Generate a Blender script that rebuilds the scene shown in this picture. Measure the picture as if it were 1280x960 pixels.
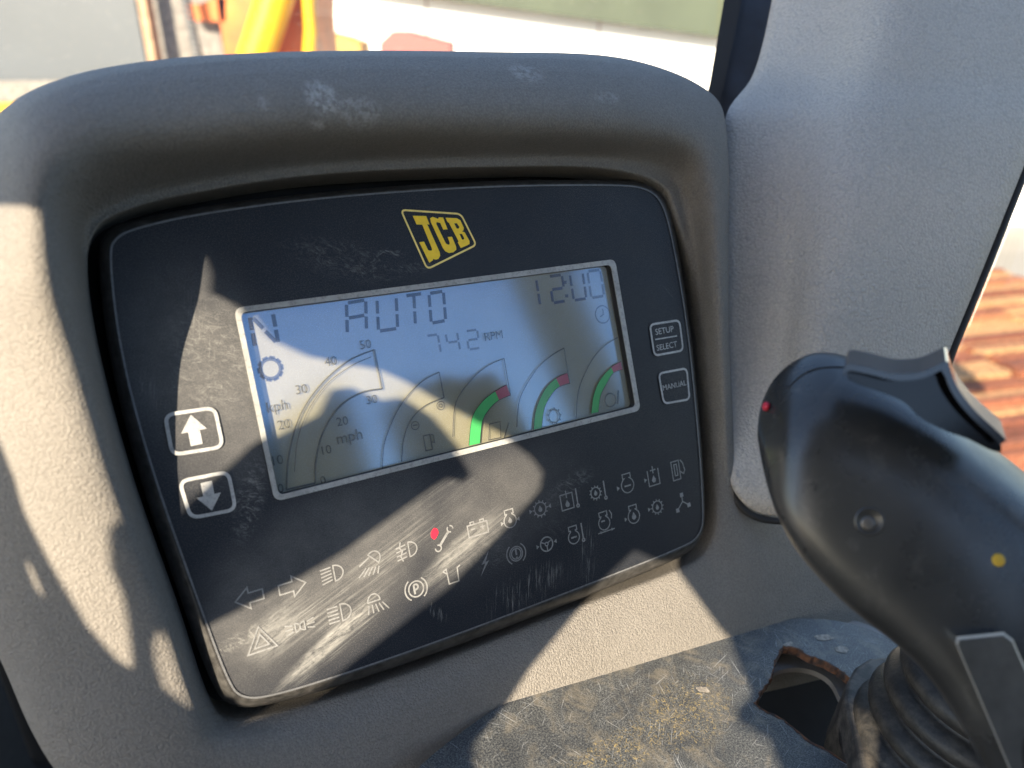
import bpy, bmesh, math, random
from mathutils import Vector as V, Matrix
from mathutils.geometry import tessellate_polygon
random.seed(7)
sc = bpy.context.scene
for o in list(bpy.data.objects): bpy.data.objects.remove(o)
C = sc.collection

# ------------------------------------------------------------------ camera, light
PITCH = math.radians(25.0)
CAM = V((0, 0, 2.6))
RT = V((1, 0, 0)); FW = V((0, math.cos(PITCH), -math.sin(PITCH))); UP = V((0, math.sin(PITCH), math.cos(PITCH)))
FPX = 961.0
def cv(x, y, z): return RT*x - UP*y + FW*z                 # direction: right, down, forward of the lens
cam = bpy.data.cameras.new('camera'); camo = bpy.data.objects.new('camera', cam); C.objects.link(camo)
camo.matrix_world = Matrix(((RT.x, UP.x, -FW.x, CAM.x), (RT.y, UP.y, -FW.y, CAM.y), (RT.z, UP.z, -FW.z, CAM.z), (0, 0, 0, 1)))
cam.sensor_width = 36; cam.lens = FPX/1280*36; cam.clip_start = .01; cam.clip_end = 500
cam.dof.use_dof = True; cam.dof.focus_distance = .335; cam.dof.aperture_fstop = 7.5
sc.camera = camo
SUN = cv(-.344, -.050, -.94).normalized()                  # towards the sun: behind the photographer, a little left
sun = bpy.data.lights.new('sun', 'SUN'); suno = bpy.data.objects.new('sun', sun); C.objects.link(suno)
sun.energy = 5.0; sun.angle = math.radians(.36); sun.color = (1.0, .84, .62)
suno.rotation_euler = SUN.to_track_quat('Z', 'Y').to_euler(); suno.location = CAM + SUN*3
wd = bpy.data.worlds.new('World'); sc.world = wd; wd.use_nodes = True
nt = wd.node_tree; bg = nt.nodes['Background']
sky = nt.nodes.new('ShaderNodeTexSky'); sky.sky_type = 'NISHITA'; sky.sun_disc = False
sky.sun_elevation = math.asin(SUN.z); sky.sun_rotation = math.atan2(SUN.x, SUN.y)
sky.air_density = 1.0; sky.dust_density = .7; sky.ozone_density = 1.2
nt.links.new(sky.outputs[0], bg.inputs[0]); bg.inputs[1].default_value = .115
sc.view_settings.view_transform = 'Standard'; sc.view_settings.look = 'None'
sc.view_settings.exposure = 1.8; sc.view_settings.gamma = 1
sc.render.engine = 'CYCLES'

# ------------------------------------------------------------------ frames of reference
# panel frame: u right, v up, w out of the instrument face; the face stands .30 m off the lens
nX = V((.86255, -.17927, .47315)).normalized(); nN = V((.47850, -.01490, -.87796)).normalized()
nX = (nX - nN*nX.dot(nN)).normalized(); nV = nN.cross(nX).normalized()
PD = .30
def ray(px, py): return V(((px-640)/FPX, (py-480)/FPX, 1))
def pcv(px, py, w=0):                                       # point seen at a photo position, w mm above the face
    r = ray(px, py); return r*((PD - w/1000)/(-nN.dot(r)))
O3 = pcv(549, 462)
def L(px, py, w=0):                                         # the same point in the panel frame (metres)
    p = pcv(px, py, w) - O3; return V((p.dot(nX), p.dot(nV), p.dot(nN)))
def cvw(p): return CAM + cv(p.x, p.y, p.z)
def W(px, py, w=0): return cvw(pcv(px, py, w))
def D(px, py, z): r = ray(px, py); return CAM + cv(r.x*z, r.y*z, z)   # at depth z
wX, wV, wN = cv(*nX), cv(*nV), cv(*nN); wO = cvw(O3)
PM = Matrix(((wX.x, wV.x, wN.x, wO.x), (wX.y, wV.y, wN.y, wO.y), (wX.z, wV.z, wN.z, wO.z), (0, 0, 0, 1)))
# the scratched side plate: almost level, falling a little to the right
pl0 = W(620, 885, 2); pl1 = W(1000, 772, 2)
plT = (pl1-pl0); plF = V((0.05, -1, 0.02)); plN = plF.cross(plT).normalized()
if plN.z < 0: plN = -plN
def T(px, py, off=0):
    r = ray(px, py); d = cv(r.x, r.y, 1); p0 = pl0 + plN*off
    return CAM + d*((p0-CAM).dot(plN)/d.dot(plN))

# ------------------------------------------------------------------ object helpers
def obj(name, vs, fs, m=None, parent=None, smooth=False, M=None, label=None, cat=None, group=None, kind=None, smooth_angle=None):
    me = bpy.data.meshes.new(name); me.from_pydata([tuple(v) for v in vs], [], fs); me.update()
    if m: me.materials.append(m)
    if smooth:
        for p in me.polygons: p.use_smooth = True
    o = bpy.data.objects.new(name, me); C.objects.link(o)
    if parent: o.parent = parent
    if M is not None: o.matrix_world = M
    tag(o, label, cat, group, kind); return o
def tag(o, label=None, cat=None, group=None, kind=None):
    if label: o['label'] = label
    if cat: o['category'] = cat
    if group: o['group'] = group
    if kind: o['kind'] = kind
    return o
def empty(name, M, **k):
    o = bpy.data.objects.new(name, None); C.objects.link(o)
    o.matrix_world = M if isinstance(M, Matrix) else Matrix.Translation(M)
    o.empty_display_size = .01
    return tag(o, **k)
def fixn(o):
    b = bmesh.new(); b.from_mesh(o.data); bmesh.ops.recalc_face_normals(b, faces=b.faces); b.to_mesh(o.data); b.free(); return o
def subs(o, n=2):
    s = o.modifiers.new('subdivision', 'SUBSURF'); s.levels = s.render_levels = n
    for p in o.data.polygons: p.use_smooth = True
    return o
def bev(o, w, n=2):
    b = o.modifiers.new('bevel', 'BEVEL'); b.width = w; b.segments = n; b.limit_method = 'ANGLE'; b.angle_limit = math.radians(35); b.harden_normals = False
    return o
def catmull(pts, n, closed=True):
    out = []; N = len(pts); rng = N if closed else N-1
    for i in range(rng):
        g = (lambda k: pts[k % N]) if closed else (lambda k: pts[min(max(k, 0), N-1)])
        a, b, c, d = g(i-1), g(i), g(i+1), g(i+2)
        for j in range(n):
            t = j/n
            out.append(.5*((2*b)+(c-a)*t+(2*a-5*b+4*c-d)*t*t+(3*b-a-3*c+d)*t**3))
    if not closed: out.append(pts[-1].copy())
    return out
def loft(loops, closed=True, cap0=False, cap1=False):
    n = len(loops[0]); vs = [p for l in loops for p in l]; fs = []
    for i in range(len(loops)-1):
        for j in range(n if closed else n-1):
            k = (j+1) % n
            fs.append((i*n+j, i*n+k, (i+1)*n+k, (i+1)*n+j))
    if cap0: fs.append(tuple(range(n-1, -1, -1)))
    if cap1: fs.append(tuple((len(loops)-1)*n+j for j in range(n)))
    return vs, fs
def solid(loops2d, z0, z1, base=None):
    """outline with holes turned into a solid; loops2d lists of (x,y); base maps (x,y,z)->point"""
    base = base or (lambda x, y, z: V((x, y, z)))
    flat = [p for l in loops2d for p in l]
    tris = tessellate_polygon([[V((p[0], p[1], 0)) for p in l] for l in loops2d])
    n = len(flat)
    vs = [base(p[0], p[1], z1) for p in flat] + [base(p[0], p[1], z0) for p in flat]
    fs = []
    for t in tris:
        a, b, c = t
        cr = (flat[b][0]-flat[a][0])*(flat[c][1]-flat[a][1])-(flat[b][1]-flat[a][1])*(flat[c][0]-flat[a][0])
        if cr < 0: a, c = c, a
        fs.append((a, b, c)); fs.append((c+n, b+n, a+n))
    k = 0
    for l in loops2d:
        m = len(l)
        for i in range(m):
            j = (i+1) % m; fs.append((k+i, k+j, k+j+n, k+i+n))
        k += m
    return vs, fs
def merge(parts):
    vs, fs = [], []
    for v, f in parts:
        k = len(vs); vs += list(v); fs += [tuple(i+k for i in q) for q in f]
    return vs, fs
def ribbon(pts, wd_, z, closed=False):
    """flat stroke in the panel plane"""
    P = [V((p[0], p[1])) for p in pts]; n = len(P); vs, fs = [], []
    for i in range(n):
        if closed: a, b = P[i-1], P[(i+1) % n]
        else: a, b = P[max(i-1, 0)], P[min(i+1, n-1)]
        d1 = (P[i]-a); d2 = (b-P[i])
        if d1.length < 1e-9: d1 = d2
        if d2.length < 1e-9: d2 = d1
        d1.normalize(); d2.normalize(); t = (d1+d2)
        if t.length < 1e-6: t = d1
        t.normalize(); nn = V((-t.y, t.x)); k = 1/max(.45, nn.dot(V((-d1.y, d1.x))))
        e = nn*wd_*.5*k
        vs += [V((P[i].x+e.x, P[i].y+e.y, z)), V((P[i].x-e.x, P[i].y-e.y, z))]
    for i in range(n if closed else n-1):
        j = (i+1) % n; fs.append((2*i+1, 2*j+1, 2*j, 2*i))
    return vs, fs
def fillpoly(loops2d, z):
    flat = [p for l in loops2d for p in l]
    tris = tessellate_polygon([[V((p[0], p[1], 0)) for p in l] for l in loops2d]); fs = []
    for a, b, c in tris:
        cr = (flat[b][0]-flat[a][0])*(flat[c][1]-flat[a][1])-(flat[b][1]-flat[a][1])*(flat[c][0]-flat[a][0])
        fs.append((a, b, c) if cr > 0 else (c, b, a))
    return [V((p[0], p[1], z)) for p in flat], fs
def rounded(pts, r, n=6):
    P = [V((p[0], p[1])) for p in pts]; out = []; N = len(P)
    for i in range(N):
        a, b, c = P[i-1], P[i], P[(i+1) % N]
        rr = r[i] if isinstance(r, (list, tuple)) else r
        da = (a-b).normalized(); dc = (c-b).normalized()
        p0, p1 = b+da*rr, b+dc*rr
        for k in range(n+1):
            t = k/n; out.append((1-t)**2*p0 + 2*t*(1-t)*b + t*t*p1)
    return out
def box(x0, x1, y0, y1, z0, z1):
    vs = [V((x, y, z)) for z in (z0, z1) for y in (y0, y1) for x in (x0, x1)]
    return vs, [(0, 2, 3, 1), (4, 5, 7, 6), (0, 1, 5, 4), (2, 6, 7, 3), (0, 4, 6, 2), (1, 3, 7, 5)]
def tube(pts, r, n=8, closed=False):
    loops = []
    for i, p in enumerate(pts):
        a = pts[max(i-1, 0)]; b = pts[min(i+1, len(pts)-1)]
        t = (b-a).normalized(); s = t.cross(V((.13, .2, 1))).normalized(); u = s.cross(t)
        rr = r[i] if isinstance(r, (list, tuple)) else r
        loops.append([p + (s*math.cos(k*2*math.pi/n) + u*math.sin(k*2*math.pi/n))*rr for k in range(n)])
    return loft(loops, True, True, True)
_fc = {}
def text(s, size, cx, cy, z, spacing=1.0, rot=0, xs=1.0):
    """built-in font as mesh, centred"""
    cu = bpy.data.curves.new('t', 'FONT'); cu.body = s; cu.size = 1; cu.align_x = 'CENTER'; cu.align_y = 'CENTER'; cu.space_character = spacing
    cu.resolution_u = 3
    o = bpy.data.objects.new('t', cu); C.objects.link(o)
    dg = bpy.context.evaluated_depsgraph_get(); me = bpy.data.meshes.new_from_object(o.evaluated_get(dg))
    vs = []; c_, s_ = math.cos(rot), math.sin(rot)
    for v in me.vertices:
        x, y = v.co.x*size*xs, v.co.y*size
        vs.append(V((cx + x*c_ - y*s_, cy + x*s_ + y*c_, z)))
    fs = [tuple(p.vertices) for p in me.polygons]
    bpy.data.objects.remove(o); bpy.data.curves.remove(cu); bpy.data.meshes.remove(me)
    return vs, fs

# ------------------------------------------------------------------ materials
class NB:
    def __init__(s, name):
        s.m = bpy.data.materials.new(name); s.m.use_nodes = True; s.t = s.m.node_tree; s.n = s.t.nodes
        s.b = s.n['Principled BSDF']; s.o = s.n['Material Output']
        s.co = s.n.new('ShaderNodeTexCoord').outputs['Object']
    def ln(s, a, b): s.t.links.new(a, b)
    def noise(s, scale, detail=4, rough=.6, vec=None, dist=0):
        k = s.n.new('ShaderNodeTexNoise'); k.inputs['Scale'].default_value = scale; k.inputs['Detail'].default_value = detail
        k.inputs['Roughness'].default_value = rough; k.inputs['Distortion'].default_value = dist
        s.ln(vec or s.co, k.inputs['Vector']); return k.outputs['Fac']
    def voro(s, scale, vec=None, feature='F1'):
        k = s.n.new('ShaderNodeTexVoronoi'); k.feature = feature; k.inputs['Scale'].default_value = scale
        s.ln(vec or s.co, k.inputs['Vector']); return k.outputs['Distance']
    def map(s, loc=(0, 0, 0), rot=(0, 0, 0), scale=(1, 1, 1), kind='TEXTURE'):
        k = s.n.new('ShaderNodeMapping'); k.vector_type = kind
        k.inputs['Location'].default_value = loc; k.inputs['Rotation'].default_value = rot; k.inputs['Scale'].default_value = scale
        s.ln(s.co, k.inputs['Vector']); return k.outputs[0]
    def rng(s, v, a, b, c=0, d=1, smooth=False):
        k = s.n.new('ShaderNodeMapRange'); k.inputs[1].default_value = a; k.inputs[2].default_value = b
        k.inputs[3].default_value = c; k.inputs[4].default_value = d
        if smooth: k.interpolation_type = 'SMOOTHSTEP'
        s.ln(v, k.inputs[0]); return k.outputs[0]
    def math(s, op, a, b=None):
        k = s.n.new('ShaderNodeMath'); k.operation = op
        for i, x in enumerate((a, b)):
            if x is None: continue
            if isinstance(x, (int, float)): k.inputs[i].default_value = x
            else: s.ln(x, k.inputs[i])
        return k.outputs[0]
    def mix(s, f, a, b):
        k = s.n.new('ShaderNodeMix'); k.data_type = 'RGBA'
        for i, x in ((0, f), (6, a), (7, b)):
            if isinstance(x, (int, float)): k.inputs[i].default_value = x
            elif isinstance(x, tuple): k.inputs[i].default_value = (*x, 1)
            else: s.ln(x, k.inputs[i])
        return k.outputs[2]
    def blob(s, c, r, rot=0, soft=.5):
        """1 inside an ellipse on the object's own xy, fading at its edge"""
        k = s.n.new('ShaderNodeVectorMath'); k.operation = 'LENGTH'
        s.ln(s.map((c[0], c[1], 0), (0, 0, rot), (r[0], r[1], 1.0)), k.inputs[0])
        return s.rng(k.outputs['Value'], soft, 1, 1, 0, True)
    def bump(s, h, dist=.0003, strength=1, prev=None):
        k = s.n.new('ShaderNodeBump'); k.inputs['Distance'].default_value = dist; k.inputs['Strength'].default_value = strength
        s.ln(h, k.inputs['Height'])
        if prev is not None: s.ln(prev, k.inputs['Normal'])
        s.ln(k.outputs[0], s.b.inputs['Normal']); return k.outputs[0]
    def set(s, col=None, rough=None, metal=None, spec=None, coat=None):
        for nm, x in (('Base Color', col), ('Roughness', rough), ('Metallic', metal), ('Specular IOR Level', spec), ('Coat Weight', coat)):
            if x is None: continue
            if isinstance(x, tuple): s.b.inputs[nm].default_value = (*x, 1)
            elif isinstance(x, (int, float)): s.b.inputs[nm].default_value = x
            else: s.ln(x, s.b.inputs[nm])
        return s
def plain(name, col, rough=.5, metal=0, spec=.5, vary=.12, scale=60):
    b = NB(name); f = b.rng(b.noise(scale, 3), .3, .7)
    b.set(b.mix(f, tuple(c*(1-vary) for c in col), tuple(min(1, c*(1+vary)) for c in col)), rough, metal, spec); return b.m
def xy(px, py): p = L(px, py); return (p.x, p.y)

# moulded dash plastic
b = NB('dash_plastic')
c0 = b.mix(b.rng(b.noise(14, 5), .3, .7), (.200, .187, .170), (.255, .239, .218))
gr = b.math('ADD', b.noise(1300, 4, .7), b.math('MULTIPLY', b.voro(1000), .55))
c0 = b.mix(b.rng(gr, .45, .95, 0, .55), c0, (.105, .097, .087))
c0 = b.mix(b.rng(b.noise(45, 5, .7, None, .6), .55, .75, 0, .22), c0, (.30, .285, .26))
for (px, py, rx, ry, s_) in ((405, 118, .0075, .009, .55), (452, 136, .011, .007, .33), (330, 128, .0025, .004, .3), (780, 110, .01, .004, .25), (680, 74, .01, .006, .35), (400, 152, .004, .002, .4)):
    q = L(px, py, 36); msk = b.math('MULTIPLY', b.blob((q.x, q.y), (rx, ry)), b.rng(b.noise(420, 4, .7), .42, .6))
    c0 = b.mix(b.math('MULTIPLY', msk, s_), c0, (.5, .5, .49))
fl = b.rng(b.noise(1500, 2), .70, .76); c0 = b.mix(b.math('MULTIPLY', fl, .35), c0, (.5, .48, .45))
b.set(c0, .56, 0, .42)
b.bump(gr, .0006, 1.0); PLASTIC = b.m
b = NB('pillar_plastic')
c0 = b.mix(b.rng(b.noise(9, 4), .3, .7), (.48, .445, .405), (.54, .505, .465))
c0 = b.mix(b.math('MULTIPLY', b.rng(b.noise(1700, 2), .66, .74), .3), c0, (.6, .6, .6))
gr = b.math('ADD', b.noise(850, 4, .6), b.math('MULTIPLY', b.voro(640), .6))
c0 = b.mix(b.rng(gr, .5, 1.05, 0, .45), c0, (.24, .23, .215))
b.set(c0, .42, 0, .55); b.bump(gr, .0009, 1.0); PILLAR = b.m
# printed polycarbonate face with scuffs
def face_material():
    b = NB('panel_film')
    col = b.mix(b.rng(b.noise(30, 4), .3, .7), (.006, .009, .017), (.010, .013, .021))
    dust = b.math('MULTIPLY', b.rng(b.noise(2600, 3, .7), .5, .72), b.rng(b.noise(22, 4), .25, .7, .35, 1))
    col = b.mix(b.math('ADD', b.math('MULTIPLY', dust, .30), .022), col, (.36, .355, .335))
    sa = math.radians(21)
    st1 = b.noise(1, 5, .75, b.map((0, 0, 0), (0, 0, sa), (.045, .0011, .01)))
    st2 = b.noise(1, 5, .75, b.map((0, 0, 0), (0, 0, math.radians(78)), (.014, .0009, .01)))
    st3 = b.noise(1, 8, .85, b.map((0, 0, 0), (0, 0, math.radians(-25)), (.007, .0035, .01)), 2.2)
    hz = b.math('MAXIMUM', b.blob(xy(400, 720), (.085, .040), .35, .3), b.blob(xy(262, 470), (.036, .060), .2, .3))  # haze painted paler over the parts of the face the sun hits
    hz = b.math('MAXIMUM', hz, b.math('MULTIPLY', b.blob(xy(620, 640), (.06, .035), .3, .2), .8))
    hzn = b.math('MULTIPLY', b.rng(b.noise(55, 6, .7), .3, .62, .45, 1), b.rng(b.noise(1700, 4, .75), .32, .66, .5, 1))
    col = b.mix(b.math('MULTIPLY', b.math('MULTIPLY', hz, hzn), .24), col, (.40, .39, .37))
    L1 = b.math('MULTIPLY', b.rng(st1, .46, .72), b.rng(b.noise(75, 5, .7), .36, .62, .25, 1)); L2 = b.rng(st2, .53, .7); L3 = b.rng(st3, .5, .74)
    L0 = b.rng(b.noise(1, 7, .8, b.map((0, 0, 0), (0, 0, sa), (.009, .003, .01)), .5), .38, .66)
    regs = [((440, 735), (.055, .010), 24, L1, .5), ((425, 795), (.040, .0065), 27, L1, .9), ((415, 800), (.030, .0045), 27, L0, .7), ((360, 770), (.020, .012), 25, L1, .4), ((345, 790), (.016, .010), 25, L0, .45), ((590, 680), (.035, .008), 27, L1, .5), ((570, 690), (.030, .006), 27, L0, .4), ((540, 640), (.03, .018), 20, L1, .15),
            ((660, 735), (.030, .011), 8, L2, .55), ((735, 690), (.006, .022), -8, L2, .45), ((715, 605), (.018, .006), 15, L3, .5), ((612, 690), (.02, .012), 0, L3, .22),
            ((435, 325), (.034, .010), -18, L3, .35), ((490, 315), (.009, .003), 0, L3, .7), ((312, 622), (.007, .020), -22, L3, .75),
            ((265, 450), (.020, .032), 0, L3, .5), ((250, 410), (.004, .02), 10, L2, .25), ((190, 490), (.004, .012), 20, L2, .35), ((545, 765), (.009, .003), -50, L2, .8), ((700, 640), (.02, .016), 20, L3, .16), ((520, 335), (.012, .003), 0, L3, .4), ((300, 800), (.014, .004), 10, L3, .9)]
    for (p, r, a, l, s_) in regs:
        mk = b.math('MULTIPLY', b.blob(xy(*p), r, math.radians(a), .35), l)
        col = b.mix(b.math('MULTIPLY', mk, s_), col, (.42, .42, .40))
    thin = b.rng(b.noise(1, 3, .6, b.map((.01, .02, 0), (0, 0, math.radians(-52)), (.06, .00028, .01))), .70, .76)
    col = b.mix(b.math('MULTIPLY', b.math('MULTIPLY', thin, b.rng(b.noise(40, 2), .5, .65)), .4), col, (.42, .42, .4))
    b.set(col, b.rng(b.noise(60, 4),   .3, .7, .30, .44), 0, .18)
    b.bump(b.noise(2400, 2, .6), .00006, .5); return b.m
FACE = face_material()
RIM = plain('panel_rim', (.036, .035, .034), .42, vary=.6, scale=260)
def printed(name, col):
    b = NB(name); w = b.math('MULTIPLY', b.rng(b.noise(700, 4, .7), .34, .52, .35, 1), b.rng(b.noise(70, 3, .6), .3, .6, .55, 1))
    b.set(b.mix(w, tuple(c*.45 for c in col), col), .5); return b.m
INK = printed('printed_white', (.25, .255, .26)); INKR = printed('printed_border', (.42, .43, .44)); STRIPE = printed('worn_pinstripe', (.14, .145, .155))
YEL = plain('printed_yellow', (.92, .62, .012), .45, vary=.06, scale=400); YELF = plain('printed_pale_yellow', (.85, .66, .20), .45, vary=.1, scale=400)
BORD = printed('screen_border_grey', (.36, .365, .36))

def lcd_segment(name, col, a):
    b = NB(name); b.set(col, .5); b.b.inputs['Alpha'].default_value = a; return b.m
LINE = lcd_segment('scale_line', (.015, .02, .03), .66); GRN = plain('scale_green', (.035, .36, .085), .5); REDB = plain('scale_red', (.33, .06, .10), .5)
SEG = lcd_segment('lcd_segment', (.015, .06, .20), .55); SEGF = lcd_segment('lcd_segment_faint', (.02, .06, .20), .34)
b = NB('lcd_reflector')
c0 = b.mix(b.rng(b.noise(35, 3), .3, .7), (.215, .192, .112), (.268, .242, .148))
c0 = b.mix(b.math('MULTIPLY', b.rng(b.noise(2800, 2, .7), .55, .7), .35), c0, (.6, .58, .5))
b.set(c0, .6, 0, .5)
g = b.n.new('ShaderNodeBsdfGlossy'); g.inputs['Roughness'].default_value = .11; g.inputs['Color'].default_value = (.40, .66, 1, 1)
mx = b.n.new('ShaderNodeMixShader'); mx.inputs[0].default_value = .24
b.ln(b.b.outputs[0], mx.inputs[1]); b.ln(g.outputs[0], mx.inputs[2]); b.ln(mx.outputs[0], b.o.inputs[0]); LCD = b.m
def glass(name, dust, rough=.03, tint=(1, 1, 1), spec=1.0, scale=900, f=.05):
    b = NB(name); tr = b.n.new('ShaderNodeBsdfTransparent'); tr.inputs[0].default_value = (*tint, 1)
    gl = b.n.new('ShaderNodeBsdfGlossy'); gl.inputs['Roughness'].default_value = rough
    fr = b.n.new('ShaderNodeLayerWeight'); fr.inputs[0].default_value = .5; sch = b.math('ADD', b.math('MULTIPLY', b.math('POWER', fr.outputs['Facing'], 5), .96), .04)
    m1 = b.n.new('ShaderNodeMixShader'); b.ln(b.math('MULTIPLY', sch, spec), m1.inputs[0]); b.ln(tr.outputs[0], m1.inputs[1]); b.ln(gl.outputs[0], m1.inputs[2])
    df = b.n.new('ShaderNodeBsdfDiffuse'); df.inputs[0].default_value = (.6, .57, .5, 1)
    m2 = b.n.new('ShaderNodeMixShader')
    d_ = b.math('ADD', b.math('MULTIPLY', b.rng(b.noise(scale, 3, .7), .55, .72), dust), f)
    b.ln(d_, m2.inputs[0]); b.ln(m1.outputs[0], m2.inputs[1]); b.ln(df.outputs[0], m2.inputs[2]); b.ln(m2.outputs[0], b.o.inputs[0]); return b.m
LENS = glass('lcd_window_plastic', .16, .12, (.95, .97, 1), 1.3, 2200, .02)
GLASS = glass('dusty_window_glass', .035, .01, (.96, .98, .97), 1.0, 260, .001)
b = NB('lever_rubber'); c0 = b.mix(b.rng(b.noise(25, 4), .35, .7), (.024, .024, .024), (.046, .045, .043)); c0 = b.mix(b.rng(b.noise(90, 6, .75, None, .8), .56, .74, 0, .35), c0, (.16, .15, .135))
b.set(c0, b.rng(b.noise(30, 5), .3, .7, .20, .40), 0, .7); b.bump(b.noise(1500, 2), .0001, .4); GRIP = b.m
CAP = plain('rocker_sheen_grey', (.022, .024, .028), .14, spec=.8); PLGREY = plain('sky_grey_plate', (.075, .075, .075), .3, vary=.25, scale=120); GLOSS = plain('glossy_black', (.004, .004, .005), .13, spec=.4); SILV = plain('bright_silver', (.62, .60, .56), .35, .6)
RED = plain('red_plastic', (.55, .02, .05), .4); YDOT = plain('yellow_paint', (.65, .40, .03), .5)
SCREW = plain('dull_screw', (.16, .15, .14), .4, .7)
RUBBER = plain('black_rubber', (.012, .012, .013), .6); NAVY = plain('navy_painted_metal', (.020, .028, .045), .4, vary=.4, scale=40)
b = NB('boot_rubber'); b.set(b.mix(b.rng(b.noise(160, 6, .75), .42, .66), (.020, .020, .020), (.060, .056, .050)), .5); b.bump(b.noise(700, 4), .0004, .6); BOOT = b.m
# worn steel plate
b = NB('scratched_plate')
vm = b.n.new('ShaderNodeTexCoord').outputs['Object']
base = b.mix(b.rng(b.noise(25, 5), .3, .7), (.015, .018, .023), (.030, .033, .038))
sp = b.math('MULTIPLY', b.rng(b.noise(1300, 5, .8), .44, .62), b.rng(b.noise(60, 4), .3, .65, .45, 1)); base = b.mix(b.math('MULTIPLY', sp, .46), base, (.44, .45, .42))
for i, (an, ln_, th) in enumerate(((20, .03, .0006), (-35, .02, .0005), (75, .025, .0005), (120, .02, .0006), (48, .016, .0005))):
    k = b.rng(b.noise(1, 2, .5, b.map((.013*i, .007*i, 0), (0, 0, math.radians(an)), (ln_, th, .05)), .4), .66, .72)
    base = b.mix(b.math('MULTIPLY', b.math('MULTIPLY', k, b.rng(b.noise(50+9*i, 2), .46, .58)), .6), base, (.50, .52, .53))
def pq(px, py): d = T(px, py)-pl0; a_ = (pl1-pl0).normalized(); return (d.dot(a_), d.dot(plN.cross(a_)))
yz = b.math('MAXIMUM', b.blob(pq(860, 890), (.035, .02), .3), b.math('MAXIMUM', b.blob(pq(760, 950), (.06, .012), .2), b.blob(pq(880, 868), (.012, .008))))
yl = b.math('MULTIPLY', yz, b.rng(b.noise(420, 6, .85, None, 1.5), .54, .62))
base = b.mix(b.rng(b.noise(75, 6, .7, None, .8), .5, .72, 0, .5), base, (.30, .26, .19))
base = b.mix(b.math('MULTIPLY', yl, .85), base, (.50, .38, .15))
b.set(base, b.rng(sp, 0, 1, .38, .6), 0, .5); b.bump(b.noise(900, 4, .7), .00012, .6); PLATE = b.m
b = NB('rusty_cut_edge'); b.set(b.mix(b.rng(b.noise(220, 5, .7), .4, .62), (.035, .026, .024), (.17, .075, .035)), .85); RUST = b.m
b = NB('worn_grey_bracket'); c0 = b.mix(b.rng(b.noise(120, 5, .7), .42, .62), (.035, .034, .033), (.115, .103, .088)); b.set(c0, .6); b.bump(b.noise(700, 4), .00008, .5); BRACK = b.m
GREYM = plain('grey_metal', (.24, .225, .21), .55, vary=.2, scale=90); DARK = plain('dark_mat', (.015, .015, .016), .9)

# ------------------------------------------------------------------ setting: cab floor and front, yard, unseen pieces added to steer light
gsz = 120
b = NB('yard_concrete'); b.set(b.mix(b.rng(b.noise(.7, 6, .6), .3, .7), (.20, .19, .175), (.27, .255, .235)), .9); b.bump(b.noise(20, 5), .01, .4)
obj('ground', [(-gsz, -gsz, 0), (gsz, -gsz, 0), (gsz, gsz, 0), (-gsz, gsz, 0)], [(0, 1, 2, 3)], b.m, kind='structure')
BLOCKM = plain('blocker_grey', (.10, .10, .10), .8)  # shared by the added light blockers
o = obj('cab_floor', *box(-1.3, .75, -.8, .85, 1.50, 1.54), DARK, kind='structure')
o = obj('cab_front_wall', *box(-1.5, .22, .86, .90, 1.0, 2.27), DARK, kind='structure')
o = obj('sky_blocker_roof', *box(-.38, .85, -.75, .02, 3.22, 3.30), BLOCKM, kind='structure')  # added out of view to cut skylight, trimmed to brighten hood and pillar
o = obj('cab_front_sill', *box(.22, .75, .70, .74, 1.0, 2.0), DARK, kind='structure')
o = obj('reflection_post', *box(.55, .60, .055, .12, 1.54, 3.22), BLOCKM, kind='structure')  # unseen post added so its dark reflection falls on the screen
fixn(obj('reflection_panel', *merge([box(.55, .58, -.80, -.30, 1.54, 2.77), box(.55, .58, -.299, .05, 1.54, 2.44), box(.55, .58, .121, .5, 1.54, 2.30), box(.552, .59, -.225, -.135, 2.442, 2.69)]), BLOCKM, kind='structure'))  # unseen panels added for dark screen reflections and less ground bounce
fixn(obj('left_bounce_blocker', *box(-.78, -.75, -.80, .84, 1.54, 2.05), BLOCKM, kind='structure'))  # added out of view to hold back ground bounce from the left
fixn(obj('back_light_blocker', *merge([box(-.74, -.121, -.84, -.81, 1.54, 2.50), box(-.12, .54, -.84, -.81, 1.54, 3.2)]), BLOCKM, kind='structure'))  # added out of view to keep skylight off the instrument face

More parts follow.
